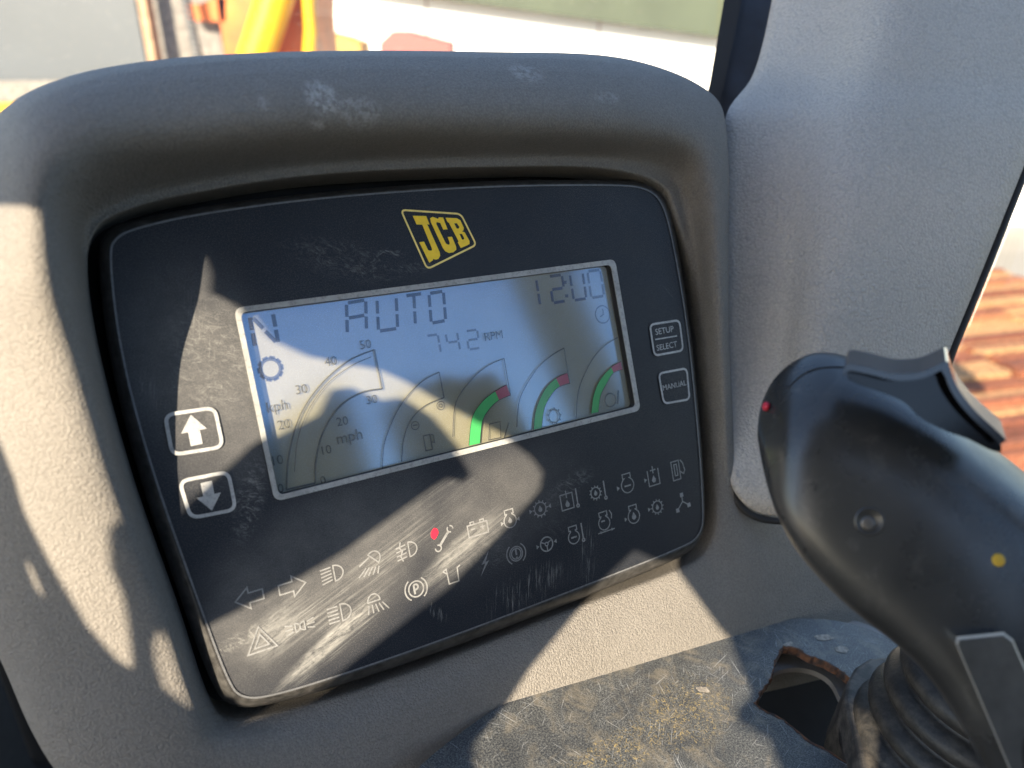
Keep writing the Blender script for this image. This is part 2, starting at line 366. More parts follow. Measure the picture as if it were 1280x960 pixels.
# ------------------------------------------------------------------ unseen sheet added as a sun mask, openings cut to the lit patches
e1 = SUN.cross(V((0, 0, 1))).normalized(); e2 = e1.cross(SUN).normalized()
SH0 = CAM + SUN*.29
def sh(p): d = p - SH0; return (d.dot(e1), d.dot(e2))
DL = -3.6
def shoot(lst): return [sh(W(*q)) if len(q) == 3 else sh(T(q[0], q[1], .0)) for q in lst]
open_a = [(-90, 235, 40), (12, 252, 46), (34, 259, 46), (44, 285, 46), (54, 318, 44), (300, 385, 0), (338, 424, DL), (386, 446, DL), (475, 463, DL), (506, 477, DL), (569, 513, DL), (606, 532, DL), (634, 549, 0),
          (662, 570, 0), (678, 590, 0), (674, 612, 0), (640, 650, 0), (560, 735, 0), (433, 833, 0), (370, 885, -2), (300, 905, -2), (270, 884, 6), (232, 888, 10), (197, 861, 11), (190, 832, 11), (189, 806, 11), (200, 786, 10),
          (250, 788, 0), (350, 737, 0), (430, 690, 0), (545, 607, 0), (560, 598, 0), (580, 603, 0), (589, 592, 0), (572, 556, DL), (542, 521, DL), (503, 497, DL), (475, 500, DL), (440, 484, DL), (414, 487, DL), (397, 519, DL), (326, 556, DL),
          (270, 597, 0), (212, 652, 0), (125, 645, 22), (122, 662, 20), (130, 712, 16), (145, 746, 14), (161, 838, 10), (142, 827, 10), (105, 786, 10), (56, 705, 12), (22, 637, 13), (7, 600, 15), (-60, 470, 18), (-110, 350, 20)]
open_b = [(793, 688, 0), (836, 704, -4), (872, 750, 0), (897, 786, 3), (925, 832), (941, 868), (921, 886), (925, 906), (962, 926), (985, 985), (995, 1080), (590, 1080), (596, 965), (592, 928), (619, 899), (660, 838, 2), (745, 735, -5)]
open_c = [(12, 704, 11), (21, 713, 11), (38, 752, 10), (25, 737, 10)]
hs = [shoot(open_a), shoot(open_b), shoot(open_c)]
LIT = [T(1062, 866, .006), T(1090, 880, .012), T(1094, 955, .012), T(1082, 965, 0)]
hs.append([sh(p) for p in LIT])
xs = [p[0] for h in hs for p in h]; ys = [p[1] for h in hs for p in h]
outer = [(-.16, -.21), (.268, -.21), (.268, .10), (.12, .30), (-.16, .30)]
def sgn(l): return sum(l[i-1][0]*l[i][1]-l[i][0]*l[i-1][1] for i in range(len(l)))
loops = [outer if sgn(outer) > 0 else outer[::-1]] + [h if sgn(h) < 0 else h[::-1] for h in hs]
vs, fs = solid(loops, 0, .003, lambda x, y, z: SH0 + e1*x + e2*y + SUN*z)
fixn(obj('sun_mask_sheet', vs, fs, BLOCKM, kind='structure'))

# ------------------------------------------------------------------ dash housing
# columns of points round the face, from the lip outwards: (photo x, y, mm above the face)
ST = [
 [(168, 600, -5), (162, 602, -1), (154, 604, 13), (138, 607, 24), (20, 640, 14), (-140, 680, -25)],
 [(127, 450, -5), (121, 450, -1), (113, 450, 18), (94, 450, 35), (-15, 465, 20), (-150, 490, -25)],
 [(110, 345, -4), (104, 345, -1), (92, 343, 21), (62, 338, 49), (-25, 330, 28), (-140, 340, -30)],
 [(118, 288, 1.8), (107, 281, -1.5), (88, 262, 23), (58, 236, 54), (-8, 158, 26), (-50, 180, -40)],
 [(158, 262, 1.8), (150, 249, -1.5), (136, 220, 25), (114, 172, 52), (54, 84, 24), (40, 130, -40)],
 [(240, 241, 1.8), (238, 227, -1.5), (232, 198, 24), (224, 160, 46), (196, 44, 17), (190, 110, -40)],
 [(400, 217, 1.8), (400, 203, -1.5), (400, 180, 22), (400, 144, 43), (400, 32, 12), (400, 110, -40)],
 [(600, 208, 1.8), (600, 196, -1.5), (600, 176, 19), (600, 143, 38), (600, 34, 9), (600, 110, -40)],
 [(750, 209, 1.8), (752, 196, -1.5), (759, 178, 17), (767, 147, 32), (780, 44, 5), (780, 110, -40)],
 [(825, 229, 1.8), (833, 213, -1.5), (850, 189, 13), (866, 168, 24), (890, 92, 3), (880, 140, -40)],
 [(847, 268, 1.8), (858, 258, -1.5), (876, 240, 12), (893, 210, 20), (914, 154, 11), (905, 190, -40)],
 [(868, 360, -6), (876, 355, -1), (888, 345, 10), (901, 335, 16), (914, 322, 8), (908, 330, -40)],
 [(884, 500, -6), (891, 496, -2), (900, 490, 5), (908, 482, 8), (917, 472, 3), (910, 475, -40)],
 [(895, 620, -6), (902, 618, -4), (911, 614, -2), (918, 610, -2), (935, 606, -6), (960, 600, -40)],
 [(889, 680, -6), (897, 688, -4), (918, 698, -2), (955, 704, 0), (1050, 706, -2), (1220, 706, -10)],
 [(852, 711, -6), (862, 724, -4), (886, 750, -1), (922, 772, 1), (1005, 800, 2), (1180, 830, 2)],
 [(720, 760, -6), (725, 774, -4), (735, 795, -1), (750, 818, 1), (785, 860, 2), (820, 930, 2)],
 [(560, 823, -6), (562, 836, -4), (565, 857, -1), (570, 882, 1), (582, 935, 2), (595, 1010, 2)],
 [(420, 872, -6), (418, 885, -4), (412, 907, 0), (405, 932, 3), (392, 990, 4), (380, 1070, 4)],
 [(300, 899, -6), (294, 907, -3), (286, 921, 4), (272, 942, 7), (225, 1005, 6), (180, 1090, 0)],
 [(264, 877, -6), (254, 881, -2), (250, 884, 6), (236, 892, 10), (125, 962, 5), (38, 985, -14)],
 [(222, 752, -6), (213, 755, -1), (208, 757, 8), (194, 764, 13), (62, 812, 7), (-40, 830, -16)],
]
NL = 6; cols = [[L(*p) for p in s] for s in ST]
loops = [catmull([c[k] for c in cols], 4) for k in range(NL)]
loops.insert(0, [V((p.x, p.y, p.z-.0025)) for p in loops[0]]); loops.insert(0, [V((p.x*1.004, p.y*1.004, p.z-.02)) for p in loops[0]])
loops.append([V((p.x*.90, p.y*.90, p.z-.06)) for p in loops[-1]])
housing = empty('dash_housing', PM, label='hooded grey moulded plastic dash housing around the instrument face', cat='dashboard')
vs, fs = loft(loops)
o = fixn(obj('moulding', vs, fs, PLASTIC, housing, True)); subs(o, 2)
# dark well under the face and the torn strip of trim over it
well = [L(*s[0]) for s in ST]; wl = catmull(well, 3)
vs, fs = loft([[V((p.x*1.05, p.y*1.05, -.011)) for p in wl], [V((p.x*1.05, p.y*1.05, -.03)) for p in wl]], True, False, True)
fixn(obj('recess', vs, fs, DARK, housing))

# ------------------------------------------------------------------ instrument cluster
cl = empty('instrument_cluster', PM, label='dark navy instrument panel with small screen, four keys and rows of warning symbols', cat='instrument panel')
RIMO = [(121, 310), (132, 286), (160, 273), (240, 256), (400, 236), (600, 222), (780, 221), (820, 227), (842, 246), (853, 290), (871, 400), (884, 540), (890, 650), (884, 678), (866, 698), (700, 765), (560, 818), (420, 866), (330, 890), (292, 890), (268, 868), (225, 745), (172, 590), (135, 440)]
FACEO = [(136, 316), (145, 297), (168, 286), (245, 268), (402, 247), (600, 233), (775, 231), (808, 236), (827, 252), (839, 294), (858, 402), (872, 540), (879, 648), (874, 668), (858, 682), (696, 745), (556, 798), (418, 846), (334, 871), (303, 872), (286, 856), (243, 738), (189, 586), (150, 440)]
def chaikin(P, n=3):
    for _ in range(n): P = [q for i in range(len(P)) for q in (P[i].lerp(P[(i+1) % len(P)], .25), P[i].lerp(P[(i+1) % len(P)], .75))]
    return P
ro = chaikin([L(*p) for p in RIMO]); fo = chaikin([L(*p) for p in FACEO])
rim = [[V((p.x, p.y, -.012)) for p in ro], [V((p.x, p.y, -.0050)) for p in ro], [p.lerp(q, .35)+V((0, 0, -.0022)) for p, q in zip(ro, fo)], [p.lerp(q, .72)+V((0, 0, -.0004)) for p, q in zip(ro, fo)], [V((q.x, q.y, 0.0002)) for q in fo], [V((q.x, q.y, -.002)) for q in fo]]
o = fixn(obj('rim', *loft(rim), RIM, cl, True))
lcd_o = rounded([xy(292, 385), xy(768, 324), xy(800, 513), xy(343, 627)], .0035)
lcd_i = rounded([xy(300, 391), xy(763, 331), xy(794, 508), xy(348, 619)], .0025)
fo2 = [(p.x, p.y) for p in fo]
def ccw(l): return l if sgn(l) > 0 else l[::-1]
def cw(l): return l if sgn(l) < 0 else l[::-1]
lo2 = [(p.x, p.y) for p in lcd_o]; li2 = [(p.x, p.y) for p in lcd_i]
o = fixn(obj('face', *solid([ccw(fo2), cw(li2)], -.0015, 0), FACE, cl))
Z1 = .00022
pin = [p*.985 for p in fo]
obj('pinstripe', *ribbon([(p.x, p.y) for p in fo], .0007, .0005, True), STRIPE, cl)
# screen
o = fixn(obj('screen_border', *solid([ccw(lo2), cw(li2)], 0.0001, .0006), BORD, cl))
o = obj('screen_recess', *loft([[V((p[0], p[1], -.0006)) for p in li2], [V((p[0], p[1], DL/1000)) for p in li2]]), DARK, cl); fixn(o)
screen = obj('screen', *fillpoly([ccw([(p[0]*1.02, p[1]*1.02) for p in li2])], DL/1000), LCD, cl)
lens = fixn(obj('screen_window', *fillpoly([ccw(li2)], -.0018), LENS, cl))
ZP = -.0026; ZS = DL/1000 + .0002
def xyd(px, py): p = L(px, py, DL); return (p.x, p.y)
def pr(px, py): p = L(px, py, ZP*1000); return (p.x, p.y)
def curve(pts, n=8): return [(p.x, p.y) for p in catmull([V((*pr(*q), 0)) for q in pts], n, False)]
# lcd characters: 7/9-segment cells spanned by three photo corners
def cell(tl, tr, bl, segs, wd_=.0011, z=ZS):
    a, b_, c = (V(xyd(*q)) for q in (tl, tr, bl)); ex = b_-a; ey = c-a
    P = lambda x, y: tuple(a + ex*x + ey*y)
    lib = {'a': ((.08, 0), (.92, 0)), 'b': ((1, .05), (1, .45)), 'c': ((1, .55), (1, .95)), 'd': ((.08, 1), (.92, 1)), 'e': ((0, .55), (0, .95)), 'f': ((0, .05), (0, .45)), 'g': ((.1, .5), (.9, .5)),
           'i': ((.5, .05), (.5, .45)), 'j': ((.5, .55), (.5, .95)), 'h': ((.12, .08), (.46, .45)), 'k': ((.54, .55), (.9, .93))}
    return [ribbon([P(*lib[s][0]), P(*lib[s][1])], wd_, z) for s in segs]
def seg(name, parts, m=SEG): return obj(name, *merge(parts), m, screen)
seg('gear_letter', cell((312, 395), (341, 391), (319, 434), 'efbchk', .0016))
seg('mode_character', cell((433, 379), (457, 375), (434, 417), 'abcefg', .0014), SEG)
seg('mode_character', cell((471, 374), (495, 371), (473, 414), 'bcdef', .0014), SEG)
seg('mode_character', cell((506, 370), (528, 367), (508, 408), 'aij', .0014), SEG)
seg('mode_character', cell((536, 367), (554, 364), (539, 404), 'abcdef', .0014), SEG)
for k, (x, s) in enumerate(((533, 'abc'), (557, 'bcfg'), (582, 'abged'))):
    seg('speed_digit', cell((x, 420-k*3), (x+14, 418-k*3), (x+4, 443-k*3), s, .0010), SEGF)
for k, (x, s, m) in enumerate(((670, 'ef', SEG), (686, 'abged', SEG), (712, 'bcdef', SEG), (734, 'abcdef', SEGF))):
    y = 349-k*3.2
    seg('clock_digit', cell((x, y), (x+16, y-2.2), (x+5, y+33), s, .0013), m)
seg('clock_colon', [fillpoly([[xyd(x-2, y-2), xyd(x-2, y+2), xyd(x+2, y+2), xyd(x+2, y-2)]], ZS) for x, y in ((706, 353), (708, 370))])
def circ(c, r, n=24, a0=0, a1=2*math.pi): return [(c[0]+r*math.cos(a0+(a1-a0)*k/n), c[1]+r*math.sin(a0+(a1-a0)*k/n)) for k in range(n if abs(a1-a0) > 6.28 else n+1)]
def gear(c, r, wd_, z, nt_=10, tooth=.3):
    out = [ribbon(circ(c, r), wd_, z, True)]
    for k in range(nt_):
        a = k*2*math.pi/nt_; out.append(ribbon([(c[0]+r*math.cos(a), c[1]+r*math.sin(a)), (c[0]+r*(1+tooth)*math.cos(a), c[1]+r*(1+tooth)*math.sin(a))], wd_*1.5, z))
    return out
seg('gear_symbol', gear(xyd(338, 461), .0038, .0014, ZS), SEG)
seg('clock_symbol', [ribbon(circ(xyd(753, 393), .0042), .0006, ZS, True), ribbon([xyd(753, 386), xyd(754, 393), xyd(750, 396)], .0006, ZS)], SEGF)
# printed scales on the underside of the window
def pobj(name, parts, m=LINE, par=None): return obj(name, *merge(parts), m, par or lens)
TR = math.atan2(*(V(pr(460, 430))-V(pr(360, 446))).yx) if False else 0
pobj('speed_scale', [ribbon(curve([(358, 612), (361, 570), (375, 520), (402, 480), (436, 451), (468, 437)]), .0006, ZP), ribbon(curve([(468, 437), (478, 486)], 1), .0007, ZP),
                     ribbon(curve([(478, 486), (452, 491), (425, 508), (404, 540), (395, 575), (394, 604)]), .0007, ZP), ribbon(curve([(358, 612), (394, 604)], 1), .0006, ZP),
                     ribbon(curve([(368, 590), (372, 550), (386, 512), (410, 479), (440, 457), (464, 446)]), .0003, ZP)])
for s, px, py, sz in (('50', 457, 431, 4.6), ('40', 414, 452, 4.6), ('30', 377, 487, 4.6), ('20', 355, 531, 4.6), ('10', 346, 576, 4.6), ('0', 351, 611, 4.4), ('30', 465, 500, 4.4), ('20', 428, 527, 4.4), ('10', 407, 563, 4.4), ('0', 404, 601, 4.2)):
    pobj('scale_number', [text(s, sz/1000*1.12, *pr(px, py), ZP)])
pobj('unit_word', [text('kph', .0058, *pr(347, 508), ZP)]); pobj('unit_word', [text('mph', .0064, *pr(437, 546), ZP)]); pobj('unit_word', [text('RPM', .0052, *pr(617, 420), ZP)])
def gauge(out, inn, line, bo=None, bi=None, ri=3):
    parts = [ribbon(curve(out), .0005, ZP)]
    if inn: parts.append(ribbon(curve(inn), .0005, ZP))
    if line: parts.append(ribbon(curve(line, 1), .0005, ZP))
    if bo: parts += [ribbon(curve(bo), .0003, ZP+.00005), ribbon(curve(bi), .0003, ZP+.00005)]
    g_ = pobj('gauge_scale', parts)
    if bo:
        n = 8; a, b_ = curve(bo, n), curve(bi, n); k = ri*n
        def strip(i0, i1): return [V((*p, ZP)) for q in zip(a[i0:i1+1], b_[i0:i1+1]) for p in q], [(2*i, 2*i+1, 2*i+3, 2*i+2) for i in range(i1-i0)]
        obj('green_band', *strip(0, k), GRN, lens); obj('red_band', *strip(k, len(a)-1), REDB, lens)
gauge([(478, 590), (481, 552), (500, 508), (525, 479), (549, 465)], [(555, 497), (530, 508), (512, 528), (504, 552), (502, 577)], [(549, 465), (555, 497)])
gauge([(566, 546), (570, 503), (590, 474), (610, 457), (630, 448)], None, [(630, 448), (638, 494)], [(586, 557), (590, 523), (602, 503), (619, 489), (633, 481)], [(600, 554), (603, 527), (612, 511), (624, 500), (638, 494)])
gauge([(646, 534), (650, 498), (669, 464), (687, 446), (705, 435)], None, [(705, 435), (712, 480)], [(667, 537), (670, 512), (681, 487), (695, 473), (709, 466)], [(677, 535), (681, 509), (691, 491), (700, 483), (712, 479)])
gauge([(720, 522), (724, 485), (740, 450), (756, 432), (772, 422)], None, None, [(739, 517), (742, 494), (750, 475), (764, 459), (776, 452)], [(748, 515), (751, 494), (759, 478), (767, 466), (778, 462)])
def pump(c, s, z, wd_): x, y = c; return [ribbon([(x-s*.6, y-s), (x-s*.6, y+s), (x+s*.35, y+s), (x+s*.35, y-s)], wd_, z, True), ribbon([(x+s*.35, y), (x+s*.8, y-s*.2), (x+s*.8, y+s*.8), (x+s*.5, y+s)], wd_, z)]
pobj('fuel_symbol', [ribbon(circ(pr(551, 507), .0018), .0004, ZP, True), ribbon(circ(pr(551, 507), .0007), .0005, ZP, True)]); pobj('fuel_symbol', [ribbon(circ(pr(519, 532), .0017), .0004, ZP, True), ribbon([pr(516, 532), pr(522, 531)], .0006, ZP)])
pobj('pump_symbol', pump(pr(536, 553), .0032, ZP, .0005)); pobj('tank_symbol', [ribbon([pr(611, 550), pr(612, 530), pr(625, 527), pr(626, 547)], .0004, ZP, True), ribbon([pr(630, 548), pr(636, 528)], .0006, ZP)])
pobj('gear_print', gear(pr(693, 520), .003, .0006, ZP, 9)); pobj('engine_print', [ribbon(circ(pr(763, 500), .0032), .0006, ZP, True), ribbon([pr(772, 505), pr(773, 488)], .0009, ZP)])

# maker's plate
def lg(x, y): return xy(480 + x/9.143, 240 + y/9.143)
logo = obj('maker_badge', *ribbon([(p.x, p.y) for p in rounded([lg(190, 206), lg(876, 252), lg(1052, 605), lg(492, 882)], [.0022, .0022, .002, .0022])], .0008, Z1, True), YELF, cl)
J = [(325, 272), (480, 275), (518, 372), (492, 370), (635, 690), (640, 730), (620, 765), (590, 775), (555, 765), (558, 780), (515, 810), (400, 575), (455, 567), (500, 660), (520, 672), (545, 668), (545, 645), (435, 375), (370, 372)]
Cc = [(525, 300), (555, 285), (600, 300), (615, 310), (625, 290), (672, 292), (725, 428), (675, 432), (640, 355), (600, 345), (595, 365), (705, 590), (740, 605), (750, 585), (725, 515), (775, 512), (820, 620), (825, 660), (790, 690), (740, 698), (700, 680), (670, 640), (535, 350)]
Bb = [(700, 295), (830, 300), (870, 325), (910, 410), (905, 440), (890, 450), (920, 462), (975, 560), (975, 595), (950, 610), (875, 642), (840, 575), (850, 565), (740, 355), (722, 340)]
Bh = [[(800, 360), (830, 358), (860, 400), (850, 420), (830, 418)], [(860, 480), (890, 482), (915, 530), (905, 545), (890, 545)]]
obj('letter', *fillpoly([ccw([lg(*p) for p in J])], Z1), YEL, logo)
obj('letter', *fillpoly([ccw([lg(*p) for p in Cc])], Z1), YEL, logo)
obj('letter', *fillpoly([ccw([lg(*p) for p in Bb])] + [cw([lg(*p) for p in h]) for h in Bh], Z1), YEL, logo)
# keys
def key(cs, r=.0032, wd_=.0013):
    q = [V(xy(*c)) for c in cs]; ctr = sum(q, V((0, 0)))/4
    q = [p + (ctr-p).normalized()*wd_*.7 for p in q]
    body = [(p.x, p.y) for p in rounded(q, r)]
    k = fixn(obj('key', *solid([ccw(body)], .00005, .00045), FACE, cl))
    obj('key_border', *ribbon(body, wd_, .0007, True), INKR, k); return k, ctr
k1, c1 = key([(203, 517), (270, 507), (281, 560), (213, 571)]); k2, c2 = key([(221, 600), (287, 587), (297, 638), (236, 650)])
arrow = [(0, 1), (.92, 0), (.42, 0), (.42, -.85), (-.42, -.85), (-.42, 0), (-.92, 0)]
obj('up_arrow', *fillpoly([ccw([(c1.x+x*.0048, c1.y+y*.0060) for x, y in arrow])], .0007), INKR, k1)
obj('down_arrow', *fillpoly([ccw([(c2.x+x*.0046, c2.y-y*.0058) for x, y in arrow])], .0007), INKR, k2)
k3, c3 = key([(810, 405), (849, 399), (854, 439), (816, 446)], .0028, .0010); k4, c4 = key([(821, 466), (858, 459), (862, 500), (828, 506)], .0028, .0010)
obj('key_word', *text('SETUP', .0043, *xy(829.5, 413.5), .0007), INKR, k3); obj('key_word', *text('SELECT', .0041, *xy(832.5, 433), .0007), INKR, k3)
obj('key_line', *ribbon([xy(818, 424.5), xy(845, 420)], .0006, .0007), INKR, k3); obj('key_word', *text('MANUAL', .0038, *xy(842, 482), .0007), INKR, k4)

# warning symbols
class Icon:
    def __init__(s, name, px, py, size=4.5, wd_=.00055, m=INK):
        s.c = xy(px, py); s.k = size/1000; s.w = wd_; s.p = []; s.name = name; s.m = m
    def P(s, q): return (s.c[0]+q[0]*s.k, s.c[1]+q[1]*s.k)
    def ln(s, *pts, closed=False, w=1): s.p.append(ribbon([s.P(q) for q in pts], s.w*w, Z1 + .00002*(len(s.p) % 4), closed)); return s
    def ci(s, c, r, a0=0, a1=360, w=1, n=20):
        full = a1-a0 >= 360
        return s.ln(*[(c[0]+r*math.cos(math.radians(a0+(a1-a0)*k/n)), c[1]+r*math.sin(math.radians(a0+(a1-a0)*k/n))) for k in range(n if full else n+1)], closed=full, w=w)
    def fi(s, *pts): s.p.append(fillpoly([ccw([s.P(q) for q in pts])], Z1)); return s
    def drop(s, c, r):
        pts = [(c[0]+r*math.cos(math.radians(a)), c[1]-.2*r+r*math.sin(math.radians(a))) for a in range(-200, 21, 20)] + [(c[0], c[1]+1.7*r)]
        return s.fi(*pts)
    def lamp(s, c, k=1.0, rot=0, flip=1):
        pts = [(0, -.62)] + [(.72*math.cos(math.radians(a)), .62*math.sin(math.radians(a))) for a in range(-80, 81, 16)] + [(0, .62)]
        cr, sr = math.cos(rot), math.sin(rot)
        return s.ln(*[(c[0]+k*(flip*x*cr-y*sr), c[1]+k*(flip*x*sr+y*cr)) for x, y in pts], closed=True)
    def engine(s, c=(0, 0), r=.62):
        a = [(c[0]+r*math.cos(math.radians(t)), c[1]-.2+r*math.sin(math.radians(t))) for t in range(118, 423, 19)]
        a = a + [(c[0]+.26, c[1]+.42), (c[0]+.42, c[1]+.42), (c[0]+.42, c[1]+.8), (c[0]-.42, c[1]+.8), (c[0]-.42, c[1]+.42), (c[0]-.26, c[1]+.42)]
        return s.ln(*a, closed=True)
    def gear(s, c=(0, 0), r=.58):
        s.ci(c, r)
        for k in range(12):
            a = k*math.pi/6; s.ln((c[0]+r*math.cos(a), c[1]+r*math.sin(a)), (c[0]+1.35*r*math.cos(a), c[1]+1.35*r*math.sin(a)))
        return s
    def thermo(s, x): return s.ln((x, -.55), (x, .85), w=1.3).ci((x, -.7), .13, w=1.2, n=10)
    def tri(s, x, d, y=0): return s.fi((x, y+.2), (x, y-.2), (x+.3*d, y))
    def done(s): return obj(s.name, *merge(s.p), s.m, cl)
AR = [(-1, 0), (-.05, .78), (-.05, .36), (.95, .36), (.95, -.36), (-.05, -.36), (-.05, -.78)]
Icon('left_arrow_symbol', 312, 747, 5.2).ln(*AR, closed=True).done()
Icon('right_arrow_symbol', 365, 733, 5.2).ln(*[(-x, y) for x, y in AR], closed=True).done()
i = Icon('dipped_beam_symbol', 416, 717, 5.0).lamp((.1, 0), 1.0)
for k in range(5): i.ln((-.95, -.62+k*.28), (-.1, -.45+k*.25))
i.done()
i = Icon('work_lamp_symbol', 464, 703, 5.2).lamp((.2, .25), .85, .75)
for k in range(5): i.ln((.55-k*.26, -.42+k*.03), (.35-k*.38, -.98+k*.02))
i.ln((-.1, .45), (-1, -.05)); i.done()
i = Icon('fog_lamp_symbol', 509, 688, 4.9).lamp((.15, .05), 1.0)
for k in range(4): i.ln((-1.0, -.62+k*.34), (-.1, -.5+k*.34))
i.ln((-.5, .85), (-.65, .4), (-.45, .05), (-.65, -.35), (-.5, -.8)).done()
Icon('wrench_symbol', 555, 673, 4.9, .0006).ln((-.5, -.5), (.5, .5), w=1.8).ci((.68, .68), .27, -10, 280 - 190).ci((.68, .68), .27, 130, 280).ci((-.68, -.68), .27, -50, 100).ci((-.68, -.68), .27, 170, 320).done()
Icon('battery_symbol', 597, 660, 5.0).ln((-.95, -.6), (-.95, .42), (.95, .42), (.95, -.6), closed=True, w=1.1).ln((-.65, .42), (-.65, .66), (-.3, .66), (-.3, .42)).ln((.65, .42), (.65, .66), (.3, .66), (.3, .42)).ln((-.65, .02), (-.25, .02), w=1.2).ln((.25, .02), (.7, .02), w=1.2).ln((.47, .24), (.47, -.2), w=1.2).done()
Icon('engine_oil_symbol', 637, 648, 5.0).engine().drop((0, -.2), .2).tri(-.95, 1, -.25).tri(.95, -1, -.25).done()
Icon('gearbox_oil_symbol', 675, 636, 5.2).gear().drop((0, -.03), .2).tri(-1.1, 1).tri(1.1, -1).done()
Icon('hydraulic_temperature_symbol', 711, 625, 5.3).ln((-.85, .6), (-.85, -.75), (.4, -.75), (.4, .6), closed=True).drop((-.22, -.3), .22).ln((-.22, .9), (-.22, .25)).thermo(.82).done()
Icon('gearbox_temperature_symbol', 747, 615, 5.3).gear((-.25, -.02), .5).drop((-.25, -.05), .18).thermo(.75).done()
Icon('engine_filter_symbol', 782, 604, 5.6).engine((.15, 0), .66).tri(-1.0, 1, -.25).ln((-.2, -.25), (.5, -.25), w=1.4).done()
Icon('hydraulic_filter_symbol', 816, 596, 5.6).ln((-.55, .65), (-.55, -.75), (.65, -.75), (.65, .65)).drop((.05, -.25), .22).ln((.05, .95), (.05, .3)).ln((-.25, .6), (.35, .6)).tri(-1.0, 1, -.1).done()
Icon('fuel_filter_symbol', 847, 587, 5.4).ln((-.7, -.9), (-.7, .85), (.2, .85), (.2, -.9), closed=True).ln((-.4, -.5), (-.4, .55), (-.1, .55), (-.1, -.5), closed=True).ln((.2, -.2), (.6, -.5), (.8, -.2), (.65, .5), (.4, .85)).done()
Icon('hazard_symbol', 326, 800, 5.4, .0006).ln((-1, -.75), (1, -.75), (0, .95), closed=True).ln((-.5, -.45), (.5, -.45), (0, .42), closed=True).done()
i = Icon('side_lamp_symbol', 375, 783, 5.6).lamp((.15, 0), .5, 0, -1).lamp((-.15+.45, 0), .5, 0, 1) if False else Icon('side_lamp_symbol', 375, 783, 5.6).lamp((-.32, 0), .48).lamp((.32, 0), .48, 0, -1)
for s_ in (-1, 1):
    for k in (-1, 0, 1): i.ln((s_*.48, k*.2), (s_*1.0, k*.34))
i.done()
i = Icon('main_beam_symbol', 425, 766, 5.2).lamp((.1, 0), 1.05)
for k in range(5): i.ln((-.95, -.56+k*.28), (-.12, -.56+k*.28))
i.done()
i = Icon('rear_work_lamp_symbol', 470, 753, 5.2).lamp((-.15, .15), .8, 1.57)
for k in range(5): i.ln((-.6+k*.27, -.08), (-.75+k*.42, -.75))
i.done()
i = Icon('parking_brake_symbol', 520, 736, 5.3).ci((0, 0), .62, w=1.1).ci((0, 0), .92, 125, 235, w=1.1).ci((0, 0), .92, -55, 55, w=1.1)
i.ln((-.16, -.38), (-.16, .36), w=1.5).ci((-.02, .17), .2, -90, 90, w=1.4).ln((-.16, .37), (0, .37), w=1.4).ln((-.16, -.03), (0, -.03), w=1.4).done()
Icon('quick_hitch_symbol', 565, 720, 4.8).ln((-.8, .62), (-.45, .75), (-.4, -.6), (.55, -.6), (.6, .6), (.9, .75)).ln((-.8, .62), (-.4, .3)).done()
Icon('charge_symbol', 606, 704, 5.0).fi((.55, 1), (-.35, -.05), (.02, 0), (-.6, -1.0), (.42, .14), (.08, .1)).done()
Icon('brake_fault_symbol', 645, 692, 5.2).ci((0, 0), .62).ci((0, 0), .92, 125, 235).ci((0, 0), .92, -55, 55).ln((0, -.12), (0, .4), w=1.6).ln((0, -.38), (0, -.26), w=1.6).ci((0, 0), .46).done()
Icon('steering_symbol', 683, 680, 4.9).ci((0, 0), .66, w=1.2).ci((0, 0), .16).ln((0, -.16), (0, -.64)).ln((-.14, .08), (-.58, .3)).ln((.14, .08), (.58, .3)).tri(-1.1, 1).tri(1.1, -1).done()
Icon('engine_temperature_symbol', 719, 668, 5.2).engine((-.2, 0), .58).ln((-.5, -.2), (.1, -.2), w=1.4).thermo(.75).done()
Icon('coolant_level_symbol', 756, 652, 5.4).engine((-.1, .1), .6).ln((-.9, -.85), (.9, -.85)).ln((-.6, -.95), (-.6, -.72)).ln((.6, -.95), (.6, -.72)).ln((-.4, .1), (0, .1), w=1.4).ln((.6, .9), (.8, .5), (.7, .1)).done()
Icon('oil_pressure_symbol', 790, 643, 5.4).engine((.15, 0), .64).drop((.15, -.22), .24).tri(-.9, 1, -.25).done()
Icon('gearbox_filter_symbol', 820, 634, 5.4).gear((.12, 0), .55).drop((.12, -.04), .19).tri(-.95, 1).done()
i = Icon('linkage_symbol', 853, 628, 5.2).ln((0, .7), (0, .1), (-.7, -.55)).ln((0, .1), (.7, -.4))
for x, y in ((0, .75), (-.75, -.6), (.72, -.42)): i.fi((x-.2, y-.2), (x+.2, y-.2), (x+.2, y+.2), (x-.2, y+.2))
i.done()
b = NB('lit_red_lamp'); b.b.inputs['Emission Color'].default_value = (1, .004, .03, 1); b.b.inputs['Emission Strength'].default_value = .22; b.set((.5, .02, .04), .4); GLOW = b.m
c = xy(543, 667); obj('service_lamp', *fillpoly([[(c[0]+.0017*(1+.08*math.sin(3*t_)+.06*math.cos(5*t_+1))*math.cos(t_)+.0004*math.sin(t_), c[1]+.0022*(1+.07*math.cos(4*t_))*math.sin(t_)) for t_ in [k*2*math.pi/24 for k in range(24)]]], .00012), GLOW, cl)

